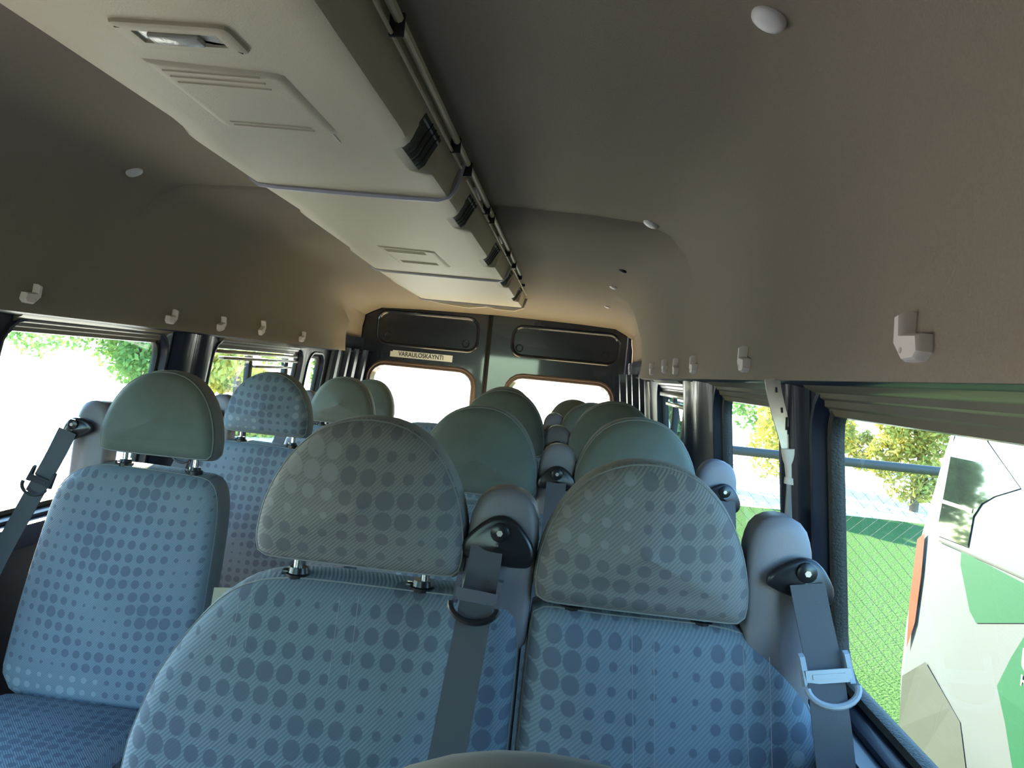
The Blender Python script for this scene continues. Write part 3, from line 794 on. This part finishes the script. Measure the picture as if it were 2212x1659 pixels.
def mk_belt(root, pts, across=(1, 0, 0), wdt=.046, clip=None, clip_mat='clip', ring_mat='clip'):
    o = ribbon(pts, wdt, across).build('seat_belt', 'web', root, auto=30)
    if clip is not None:
        c, tdir = Vector(clip[0]), Vector(clip[1]).normalized()
        s = Vector(across); s = (s - tdir * s.dot(tdir)).normalized(); n = s.cross(tdir).normalized()
        if n.y > 0: n = -n
        def L(a, b, h): return c + s * a + tdir * b + n * h
        mb = MB()
        def hex_(a0, a1, b0, b1, h0, h1):
            mb.add([L(a0, b0, h0), L(a1, b0, h0), L(a1, b1, h0), L(a0, b1, h0), L(a0, b0, h1), L(a1, b0, h1), L(a1, b1, h1), L(a0, b1, h1)], [(0, 3, 2, 1), (4, 5, 6, 7), (0, 1, 5, 4), (1, 2, 6, 5), (2, 3, 7, 6), (3, 0, 4, 7)])
        hex_(-.028, .028, -.002, .014, .004, .009)
        for q in (-1, 1):
            a0, a1 = sorted((q * .0245, q * .031)); 
            mb.add([L(a0, -.022, -.002), L(a1, -.022, -.002), L(a1, .018, -.004), L(a0, .018, -.004), L(a0, -.018, .004), L(a1, -.018, .004), L(a1, .016, .010), L(a0, .016, .010)], [(0, 3, 2, 1), (4, 5, 6, 7), (0, 1, 5, 4), (1, 2, 6, 5), (2, 3, 7, 6), (3, 0, 4, 7)])
        hex_(-.020, .020, .003, .009, .009, .0100)
        k = mb.build('slider', clip_mat, o, smooth=False)
        arc = [L(.031 * math.cos(t), .018 + .021 * math.sin(t), .016 + .008 * math.sin(t)) for t in [math.pi * i / 14 for i in range(15)]]
        m2 = MB(); m2.tube(arc, .0042, 8); m2.build('belt_loop', ring_mat, o)
    return o
def mk_cushion(root, x0, x1, y, z=.455):
    mb = MB(); mb.box((x0 + .01, y - .46, z - .135), (x1 - .01, y - .075, z), bev=.045)
    o = mb.build('seat_cushion', 'fabric_seat', root)
    return o
def mk_base(root, x0, x1, y):
    for x in (x0 + .07, x1 - .07):
        mb = MB(); mb.box((x - .018, y - .42, 0), (x + .018, y - .36, .325), bev=.004); mb.box((x - .018, y - .16, 0), (x + .018, y - .10, .325), bev=.004); mb.box((x - .02, y - .44, .295), (x + .02, y - .04, .33), bev=.004)
        mb.build('leg_frame', 'blacksoft', root)
def loc(pts, o): return [tuple(Vector(p) - Vector(o)) for p in pts]

# ---- front row double seat, traced in its own leaning plane
Y1 = 1.03
SEAM = .453
O1 = Vector((SEAM, Y1, 0))
def tr(pts): return [(atLean(u, v, Y1, ZT, LEAN).x - SEAM, atLean(u, v, Y1, ZT, LEAN).z) for u, v in pts]
OLL = [(-.003, .40), (-.003, .70), (-.003, .97), (-.012, .985)] + tr([(990, 1300), (800, 1278), (640, 1258), (560, 1258), (495, 1272), (435, 1310), (365, 1385), (300, 1475), (255, 1570), (222, 1659)]) + [(-.54, .40)]
OLR = [(.003, .40)] + [(.40, .40)] + tr([(1815, 1659), (1790, 1590), (1755, 1515), (1700, 1430), (1625, 1382), (1540, 1362), (1300, 1340)]) + [(.012, .985), (.003, .97), (.003, .70)]
s1 = empty('double_seat', O1, 'nearest double seat with dotted grey-blue cloth and dotted headrests', 'seat', 'passenger seats')
mk_backrest(s1, OLL, 0, [(.119 - SEAM, .976), (.301 - SEAM, .978)])
mk_backrest(s1, OLR, 0, [(.515 - SEAM, .978), (.695 - SEAM, .978)])
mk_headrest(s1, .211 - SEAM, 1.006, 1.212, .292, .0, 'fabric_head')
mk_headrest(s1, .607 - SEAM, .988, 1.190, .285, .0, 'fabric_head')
tw = mk_tower(s1, .408 - SEAM, .040, z0=.90, z1=1.134, w=.098, slant=.002)
c = atY(1080, 1165, 1.062) - O1; mk_guide(tw, c, .104, .074, -.08)
mk_belt(s1, loc([atY(1052, 1180, 1.052), atY(1043, 1240, 1.040), atY(1028, 1310, .995), atY(1003, 1440, .962), atY(968, 1620, .930), atY(930, 1800, .89)], O1), wdt=.045,
        clip=(atY(1032, 1280, 1.010) - O1, atY(1003, 1440, .962) - atY(1043, 1240, 1.0)), clip_mat='darkclip', ring_mat='black')
tw = mk_tower(s1, .800 - SEAM, .035, z0=.80, z1=1.138, w=.088, slant=-.010)
c = atY(1735, 1248, 1.050) - O1; mk_guide(tw, c, .092, .060, -.25)
mk_belt(s1, loc([atY(1744, 1262, 1.035), atY(1757, 1330, 1.020), atY(1780, 1440, .990), atY(1793, 1540, .95), atY(1806, 1659, .935), atY(1820, 1830, .90)], O1), wdt=.046,
        clip=(atY(1784, 1448, .985) - O1, atY(1793, 1540, .95) - atY(1770, 1390, .968)))
mk_cushion(s1, -.56, -.005, 0); mk_cushion(s1, .005, .40, 0); mk_base(s1, -.54, .38, 0)
# stitching down the backs
for u0, v0, u1, v1 in ((1365, 1350, 1368, 1659), (1412, 1358, 1414, 1659), (1605, 1400, 1618, 1659), (1662, 1420, 1668, 1659), (735, 1290, 705, 1500), (775, 1290, 748, 1500), (520, 1290, 495, 1400), (545, 1280, 530, 1400)):
    mb = MB(); P = []
    for k in range(15):
        t = k / 14; p = atLean(u0 + (u1 - u0) * t, v0 + (v1 - v0) * t, Y1 - .004, ZT, LEAN); P.append(p - O1)
    mb.tube(P, .0005, 4)
    mb.build('stitching', 'thread', s1)

def double_seat(y, label, heads=(.285, .66), towers=(.475, .850), tops=(1.212, 1.215), mat='head', seam=.515, left=-.40, right=.372, zoff=0.0):
    o = Vector((seam, y, 0)); s = empty('double_seat', o, label, 'seat', 'passenger seats')
    L = [(-.003, .40), (-.003, .70), (-.003, .965), (-.012, .98), (-.2, .978), (left + .10, .975), (left + .045, .955), (left + .012, .90), (left, .80), (left - .01, .60), (left - .01, .40)]
    Rr = [(.003, .40), (right, .40), (right, .70), (right - .012, .83), (right - .05, .93), (right - .10, .972), (right - .16, .978), (.012, .98), (.003, .965), (.003, .70)]
    a, b = heads[0] - seam, heads[1] - seam
    mk_backrest(s, L, 0, [(a - .09, .976), (a + .09, .976)]); mk_backrest(s, Rr, 0, [(b - .09, .976), (b + .09, .976)])
    mk_headrest(s, a, tops[0] - .205, tops[0], .285, 0, mat); mk_headrest(s, b, tops[1] - .205, tops[1], .285, 0, mat)
    for tx, sl, sg in ((towers[0] - seam, 0, 0), (towers[1] - seam, 0, .3)):
        t = mk_tower(s, tx, .045, z0=.82, z1=1.138, w=.092, slant=sl)
        mk_guide(t, (tx + sg * .04, .030, 1.062), .092, .062, -sg)
        mk_belt(s, [(tx + sg * .05, .018, 1.052), (tx + sg * .06, -.010, .98), (tx + sg * .07, -.055, .85), (tx + sg * .08, -.09, .70), (tx + sg * .08, -.14, .50)], wdt=.046)
    mk_cushion(s, left, -.005, 0); mk_cushion(s, .005, right, 0); mk_base(s, left, right, 0)
    return s
double_seat(1.78, 'second double seat from the camera with plain grey-green headrests', tops=(1.208, 1.216))
double_seat(2.47, 'third double seat from the camera, its plain headrests showing above the second', heads=(.278, .645), towers=(.463, .835), tops=(1.236, 1.232))
double_seat(3.28, 'fourth double seat from the camera, mostly hidden behind nearer headrests', heads=(.215, .60), towers=(.435, .80), tops=(1.228, 1.196), seam=.48)

def single_seat(y, label, mat='head', top=1.216, cx=-.55, hx=-.505, tower=True, hw=.285, clip=True):
    o = Vector((cx, y, 0)); s = empty('single_seat', o, label, 'seat', 'passenger seats')
    L = [(-.24, .40), (.232, .40), (.228, .62), (.225, .85), (.215, .93), (.19, .968), (.15, .974), (-.06, .98), (-.12, .974), (-.165, .955), (-.20, .91), (-.215, .80), (-.235, .60)]
    h = hx - cx
    mk_backrest(s, L, 0, [(h - .09, .978), (h + .09, .976)])
    mk_headrest(s, h, top - .205, top, hw, 0, mat)
    tx = -.690 - cx
    t = mk_tower(s, tx, .05, z0=.80, z1=1.126, w=.088)
    mk_guide(t, (tx - .025, .030, 1.058), .090, .055, .45)
    mk_belt(s, [(tx - .035, .015, 1.050), (tx - .055, .0, .98), (tx - .085, -.035, .87), (tx - .125, -.08, .72), (tx - .165, -.10, .56), (tx - .185, -.12, .46)], wdt=.048,
            clip=((tx - .067, -.018, .935), (-.035, -.012, -.13)) if clip else None, clip_mat='blacksoft', ring_mat='blacksoft')
    mk_cushion(s, -.23, .23, 0); mk_base(s, -.23, .23, 0)
    return s
single_seat(1.78, 'nearest single seat on the left with plain headrest and dotted blue back')
single_seat(2.48, 'second single seat on the left, its headrest dotted like its back', 'fabric', cx=-.56, hx=-.515)
single_seat(3.34, 'third single seat on the left, a plain green headrest behind the dotted one', top=1.20, cx=-.56, hx=-.518, clip=False)
# ---- rear bench across the back
o = Vector((0, 4.12, 0)); rb = empty('bench_seat', o, 'rear bench of four seats in front of the rear doors', 'seat', 'passenger seats')
for cx_, hx in ((-.62, -.60), (-.20, None), (.20, None), (.62, .525)):
    L = [(cx_ - .205, .40), (cx_ + .205, .40), (cx_ + .205, .85), (cx_ + .19, .95), (cx_ + .14, .976), (cx_ - .14, .976), (cx_ - .19, .95), (cx_ - .205, .85)]
    mk_backrest(rb, L, 0, [(hx - .09, .978), (hx + .09, .978)] if hx else [])
    if hx: mk_headrest(rb, hx, .975, 1.178, .275, 0, 'head')
    mk_cushion(rb, cx_ - .205, cx_ + .205, 0)
mk_base(rb, -.8, .8, 0)
# ---- the seat right in front of the camera, only its headrest crown in view
o = Vector((.492, .41, 0)); fs_ = empty('passenger_seat', o, 'olive cloth headrest crown of the seat just under the camera', 'seat')
L = [(-.22, .40), (.22, .40), (.22, .62), (.20, .80), (.16, .86), (-.16, .86), (-.20, .80), (-.22, .62)]
mb, seam = pillow(L, .05, .12, .042, .02, LEAN, .86, n=64); mb.build('backrest', ['fabric', 'side'], fs_)
mk_headrest(fs_, 0, .852, 1.050, .36, -.01, 'olive', post_z=.81); mk_cushion(fs_, -.22, .22, 0, .44); mk_base(fs_, -.22, .22, 0)

# ================================================================== strap and sleeve on the right pillar
ps = empty('pillar_strap', (.84, 1.235, 1.10), 'pierced steel strap running into a white sleeve on the right pillar', 'strap')
O = ps.location
path = [atY(u, v, 1.235) for u, v in ((1668, 818), (1672, 845), (1682, 890), (1694, 930), (1706, 975))]
mb = ribbon([p - O for p in path], .023, (1, 0, 0), .004); mb.build('steel_strap', 'steel', ps, auto=30)
for u, v, l in ((1676, 842, .004), (1698, 915, .010), (1702, 930, .006), (1688, 886, .004)):
    p = atY(u, v, 1.2325) - O; mb = MB(); mb.tube([p + Vector((0, 0, l)), p + Vector((.0015, 0, -l))], .0016, 5); mb.build('slot', 'black', ps)
cpt = atY(1709, 985, 1.235) - O; cz0 = (atY(1712, 1046, 1.235) - O)
mb = MB(); mb.tube([cpt + Vector((-.001, 0, .012)), cpt + Vector((0, 0, .004)), cpt + Vector((.001, 0, -.006)), cpt + Vector((.002, 0, -.012)), cz0 + Vector((0, 0, .012)), cz0 + Vector((0, 0, .010)), cz0], [.0155, .015, .013, .011, .0115, .013, .013], 14)
mb.build('sleeve', 'white', ps)
mb = MB(); mb.tube([cz0, cz0 + Vector((.004, 0, -.12)), cz0 + Vector((.010, 0, -.24))], .009, 10); mb.build('strap_tail', 'clip', ps)
ps2 = empty('pillar_strip', (.842, 2.40, 1.10), 'bright white strip down the right pillar before the last right window', 'strip')
O = ps2.location
mb = ribbon([atY(u, v, 2.36) - O for u, v in ((1489, 822), (1491, 850), (1493, 900), (1495, 960), (1497, 1010))], .026, (1, 0, 0), .005); mb.build('strip_body', 'white', ps2, auto=30)
mb = MB(); p = atY(1500, 915, 2.355) - O; mb.tube([p, p + Vector((.002, 0, -.05))], .004, 8); mb.build('strip_catch', 'steel', ps2)
# two upright grab bars in the rear right corner
for (u0, v0, u1, v1, Y, lab) in ((1417, 838, 1440, 905, 3.35, 'thin bare grab bar in the rear right corner, nearer the window'), (1401, 845, 1412, 900, 3.55, 'thin bare grab bar in the rear right corner, nearer the rear door')):
    a, b = atY(u0, v0, Y), atY(u1, v1, Y); a.z = 1.318
    g = empty('grab_bar', a, lab, 'bar', 'rear corner grab bars')
    mb = MB(); mb.tube([Vector((0, 0, .008)), (b - a) * .05, (b - a) * .3, (b - a), (b - a) * 3], .009, 8); mb.build('bar', 'steel', g)
    mb = MB(); mb.box((-.018, -.012, -.002), (.018, .012, .012), bev=.004); mb.build('mount', 'blacksoft', g)

# ================================================================== outside
GZ = -0.65
mb = MB(); mb.add([(-90, -60, GZ), (90, -60, GZ), (90, 150, GZ), (-90, 150, GZ)], [(0, 1, 2, 3)]); tag(mb.build('ground', 'gravel', smooth=False), kind='structure')
mb = MB(); mb.box((-40, -50, GZ - .2), (1.45, 1.9, GZ + .012)); tag(mb.build('bounce_cut_slab', 'asphalt', smooth=False), kind='structure')  # unseen dark ground, added to cut light bouncing in through the open door
# uneven lawn right of the van; shadow edge painted as grass meeting pale gravel
mb = MB(); v = []; nx, ny = 30, 30
for i in range(ny + 1):
    for k in range(nx + 1):
        x = 1.5 + 24 * k / nx; y = -6 + 19.6 * i / ny
        v.append((x, y, GZ + .015 + .02 * math.sin(x * 1.3) * math.cos(y * .9) + .02))
mb.add(v, [(i * (nx + 1) + k, i * (nx + 1) + k + 1, (i + 1) * (nx + 1) + k + 1, (i + 1) * (nx + 1) + k) for i in range(ny) for k in range(nx)])
tag(mb.build('lawn', 'grass'), kind='structure')
# fallen leaves
mb = MB()
for k in range(90):
    x = random.uniform(1.58, 2.2); y = random.uniform(2.2, 5.6); z = GZ + .07; s = random.uniform(.02, .05); a = random.uniform(0, 6.28)
    mb.add([(x + s * math.cos(a + t), y + s * math.sin(a + t), z + random.uniform(0, .02)) for t in (0, 1.6, 3.1, 4.7)], [(0, 1, 2, 3)])
tag(mb.build('fallen_leaves', 'leaf_yellow', smooth=False), 'pale fallen leaves scattered over the lawn', 'leaves', kind='stuff')
# fence
FY, FZ = 5.75, .885
fe = empty('wire_fence', (3.5, FY, GZ), 'chain-link fence with a grey top rail outside the right windows', 'fence')
O = fe.location
mb = MB(); mb.tube([(-2.1, 0, FZ - GZ), (9, 0, FZ - GZ)], .034, 10); mb.build('top_rail', 'grey_post', fe)
for x in (-2.05, 3.2, 6.0, 8.8):
    mb = MB(); mb.tube([(x, .03, -.05), (x, .03, FZ - GZ + .02)], .028, 10); mb.build('post', 'grey_post', fe)
mb = MB(); H = FZ - GZ; p = .09
for k in range(int((7.0 + H) / p)):
    x = -2.1 - H + k * p
    for sg in (1, -1):
        a = Vector((x if sg > 0 else x + H, 0, 0)); b = Vector((x + H if sg > 0 else x, .004, H))
        # clip to the fence span
        pts = []
        for q in (0, 1):
            pts.append(a.lerp(b, q))
        lo, hi = -2.1, 5.2
        def cl(pq, pr):
            t0, t1 = 0.0, 1.0; dx = pr.x - pq.x
            for lim, s in ((lo, 1), (hi, -1)):
                if s * (pq.x - lim) < 0: t0 = max(t0, (lim - pq.x) / dx)
                if s * (pr.x - lim) < 0: t1 = min(t1, (lim - pq.x) / dx)
            return (pq.lerp(pr, t0), pq.lerp(pr, t1)) if t0 < t1 else None
        pts.sort(key=lambda q: q.x); cc = cl(*pts)
        if cc: mb.tube(cc, .0016, 3, cap=False)
m_ = mb.build('wire_mesh', 'grey_post', fe); m_['kind'] = 'stuff'
# white vehicle parked beside the van
veh = empty('parked_van', (3.1, 1.0, GZ), 'white van with green markings parked beyond the right window', 'van')
O = Vector(veh.location)
SK = [(2.34, -.42), (2.27, -.30), (2.25, .0), (2.25, .25), (2.28, .70), (2.345, 1.10), (2.37, 1.22), (2.42, 1.32), (2.56, 1.38), (3.70, 1.38), (3.82, 1.32), (3.90, 1.22), (3.98, 1.10), (4.03, .7), (4.05, .0), (3.98, -.42)]
mb = MB(); v = []; n = len(SK); ysv = [-1.5, -1.3, 0, 1.5, 3.4, 3.90, 3.95, 3.98]
for y in ysv:
    s = 1 - (0.008 if y > 3.6 else 0) - (0.012 if y > 3.92 else 0) - (0.04 if y > 3.96 else 0)
    v += [(3.15 + (x - 3.15) * s - O.x, y - O.y, .5 + (z - .5) * s - O.z) for x, z in SK]
f = [(i * n + k, i * n + (k + 1) % n, (i + 1) * n + (k + 1) % n, (i + 1) * n + k) for i in range(len(ysv) - 1) for k in range(n)] + [list(range(n)), list(range((len(ysv) - 1) * n, len(ysv) * n))]
mb.add(v, f); mb.build('body', 'vwhite', veh, auto=50)
def vx(z):
    for (a, b), (c2, d2) in zip(SK[1:8], SK[2:9]):
        if b <= z <= d2: return a + (c2 - a) * (z - b) / (d2 - b)
    return 2.3
def onside(u, v):
    p = atX(u, v, 2.3)
    for _ in range(8): p = atX(u, v, vx(p.z))
    return p
def decal(name, poly, mat, h0=.002, sub=8):
    """thin film or pane that follows the body side"""
    P = []
    for i in range(len(poly)):
        a, b = poly[i], poly[(i + 1) % len(poly)]
        for k in range(sub): P.append((a[0] + (b[0] - a[0]) * k / sub, a[1] + (b[1] - a[1]) * k / sub))
    bm = bmesh.new(); vs = [bm.verts.new((p.y, p.z, 0)) for p in (onside(*q) for q in P)]
    face = bm.faces.new(vs)
    zs = sorted(set([.25, .70, 1.10]))
    for z in zs:
        bmesh.ops.bisect_plane(bm, geom=bm.verts[:] + bm.edges[:] + bm.faces[:], plane_co=(0, z, 0), plane_no=(0, 1, 0))
    bm.verts.index_update()
    vv = [(vx(q.co.y) - h0 - O.x, q.co.x - O.y, q.co.y - O.z) for q in bm.verts]; ff = [[q.index for q in fc.verts] for fc in bm.faces]; bm.free()
    return obj(name, vv, ff, mat, veh, smooth=False)
decal('side_window', [(2066, 925), (2120, 925), (2135, 955), (2206, 1055), (2150, 1072), (2122, 1088), (2104, 1115), (2092, 1182), (2024, 1155), (2042, 1060)], 'vglass', .004)
decal('window_divider', [(2036, 1078), (2104, 1100), (2102, 1108), (2034, 1086)], 'blacksoft', .006)
decal('green_marking', [(2078, 1190), (2290, 1300), (2290, 1346), (2110, 1346), (2096, 1320), (2076, 1220)], 'vgreen', .003)
decal('green_marking', [(2330, 1372), (2216, 1372), (2186, 1420), (2155, 1482), (2172, 1560), (2195, 1700), (2330, 1700)], 'vgreen', .003)
decal('waist_line', [(2030, 1166), (2330, 1300), (2330, 1304), (2030, 1170)], 'vgrey', .004)
decal('tail_lamp', [(1983, 1165), (2000, 1150), (1992, 1240), (1978, 1345), (1960, 1400), (1966, 1300)], 'vred', .004)
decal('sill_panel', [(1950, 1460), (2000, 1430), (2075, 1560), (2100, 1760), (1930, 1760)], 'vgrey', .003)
for s_, u, v_, size in (('U', 2222, 1432, .11), ('H', 2214, 1474, .055)):
    p = onside(u, v_); t = text_obj('lettering', s_, size, 'textwhite', veh, bold=.001)
    t.matrix_local = Matrix.Translation(p - O + Vector((-.005, 0, 0))) @ Matrix.Rotation(-math.pi / 2, 4, 'Z') @ Matrix.Rotation(math.pi / 2, 4, 'X')
for y in (2.9, -.6):
    mb = MB(); mb.tube([(2.30 - O.x, y - O.y, -.30 - O.z), (2.52 - O.x, y - O.y, -.30 - O.z)], .34, 24); mb.build('wheel', 'tyre', veh)
for y in (2.9, -.6):
    mb = MB(); mb.tube([(3.78 - O.x, y - O.y, -.30 - O.z), (4.0 - O.x, y - O.y, -.30 - O.z)], .34, 24); mb.build('wheel', 'tyre', veh)
# trees and shrubs
def tree(name, x, y, h, rx, rz, zc, nl, leaf, mat, label, cat, trunk=.09):
    t = empty(name, (x, y, GZ), label, cat, 'trees and shrubs around the yard')
    mb = MB(); mb.tube([(0, 0, -.1), (.05, .02, h * .4), (-.04, .05, h * .75)], [trunk, trunk * .75, trunk * .3], 8)
    for k in range(5):
        a = k * 1.3; z = h * (.3 + .09 * k); mb.tube([(0, 0, z), (rx * .5 * math.cos(a), rx * .5 * math.sin(a), z + h * .15)], [trunk * .4, trunk * .12], 5)
    mb.build('trunk', 'bark', t)
    mb = MB(); lumps = [(random.gauss(0, .45) * rx, random.gauss(0, .45) * rx, random.gauss(0, .42) * rz, random.uniform(.3, .55)) for _ in range(14)]
    for k in range(nl):
        lx, ly, lz, lr = random.choice(lumps); d = Vector((random.gauss(0, 1), random.gauss(0, 1), random.gauss(0, 1))).normalized() * random.uniform(.55, 1.0) * lr
        c = Vector((lx + d.x * rx, ly + d.y * rx, zc + lz + d.z * rz))
        c.z = max(c.z, .02)
        a = Vector((random.gauss(0, 1), random.gauss(0, 1), random.gauss(0, 1))).normalized(); b = a.orthogonal().normalized(); s = leaf * random.uniform(.6, 1.3)
        mb.add([c - a * s, c + b * s * .5, c + a * s, c - b * s * .5], [(0, 1, 2, 3)])
    mb.build('foliage', mat, t, smooth=False)
for args in (
    ('shrub', 3.2, 17.0, 3.2, .9, 1.7, 1.7, 6000, .09, 'leaf_dark', 'dark green conifer-like shrub behind the fence, left in the second right window', 'shrub'),
    ('shrub', 6.2, 19.0, 3.4, 1.2, 1.6, 1.7, 8000, .08, 'leaf_yellow', 'yellowing shrub behind the fence, in the second right window', 'shrub'),
    ('shrub', 7.4, 15.5, 3.0, 1.0, 1.3, 1.5, 8000, .07, 'leaf_yellow', 'yellowing shrub seen in the big right window beside the white van', 'shrub'),
    ('tree', 13.5, 19.0, 5.5, 2.0, 2.4, 3.2, 8000, .11, 'leaf_yellow', 'tall yellowing tree beyond the white van', 'tree'),
    ('tree', 8.5, 28.0, 7.5, 2.4, 3.0, 4.2, 8000, .15, 'leaf_green', 'green tree farthest behind the right-hand shrubs', 'tree'),
    ('tree', -10.6, 19.0, 6.0, 2.4, 2.4, 2.5, 14000, .085, 'leaf_green', 'green tree in the big left window', 'tree'),
    ('tree', -6.6, 16.0, 5.4, 1.2, 2.2, 2.5, 9000, .085, 'leaf_yellow', 'yellow-green tree in the left sliding window', 'tree'),
    ('shrub', -12.0, 27.0, 2.2, 1.6, .9, .9, 6000, .10, 'leaf_yellow', 'low yellow shrub under the left sliding window trees', 'shrub'),
    ('tree', -8.2, 26.0, 5.6, 1.2, 2.3, 2.8, 8000, .10, 'leaf_green', 'slim green tree in the smallest left window', 'tree'),
    ('tree', -19.5, 25.0, 6.5, 2.2, 2.6, 3.2, 8000, .11, 'leaf_green', 'broad green tree at the far left of the yard', 'tree'),
): tree(*args)
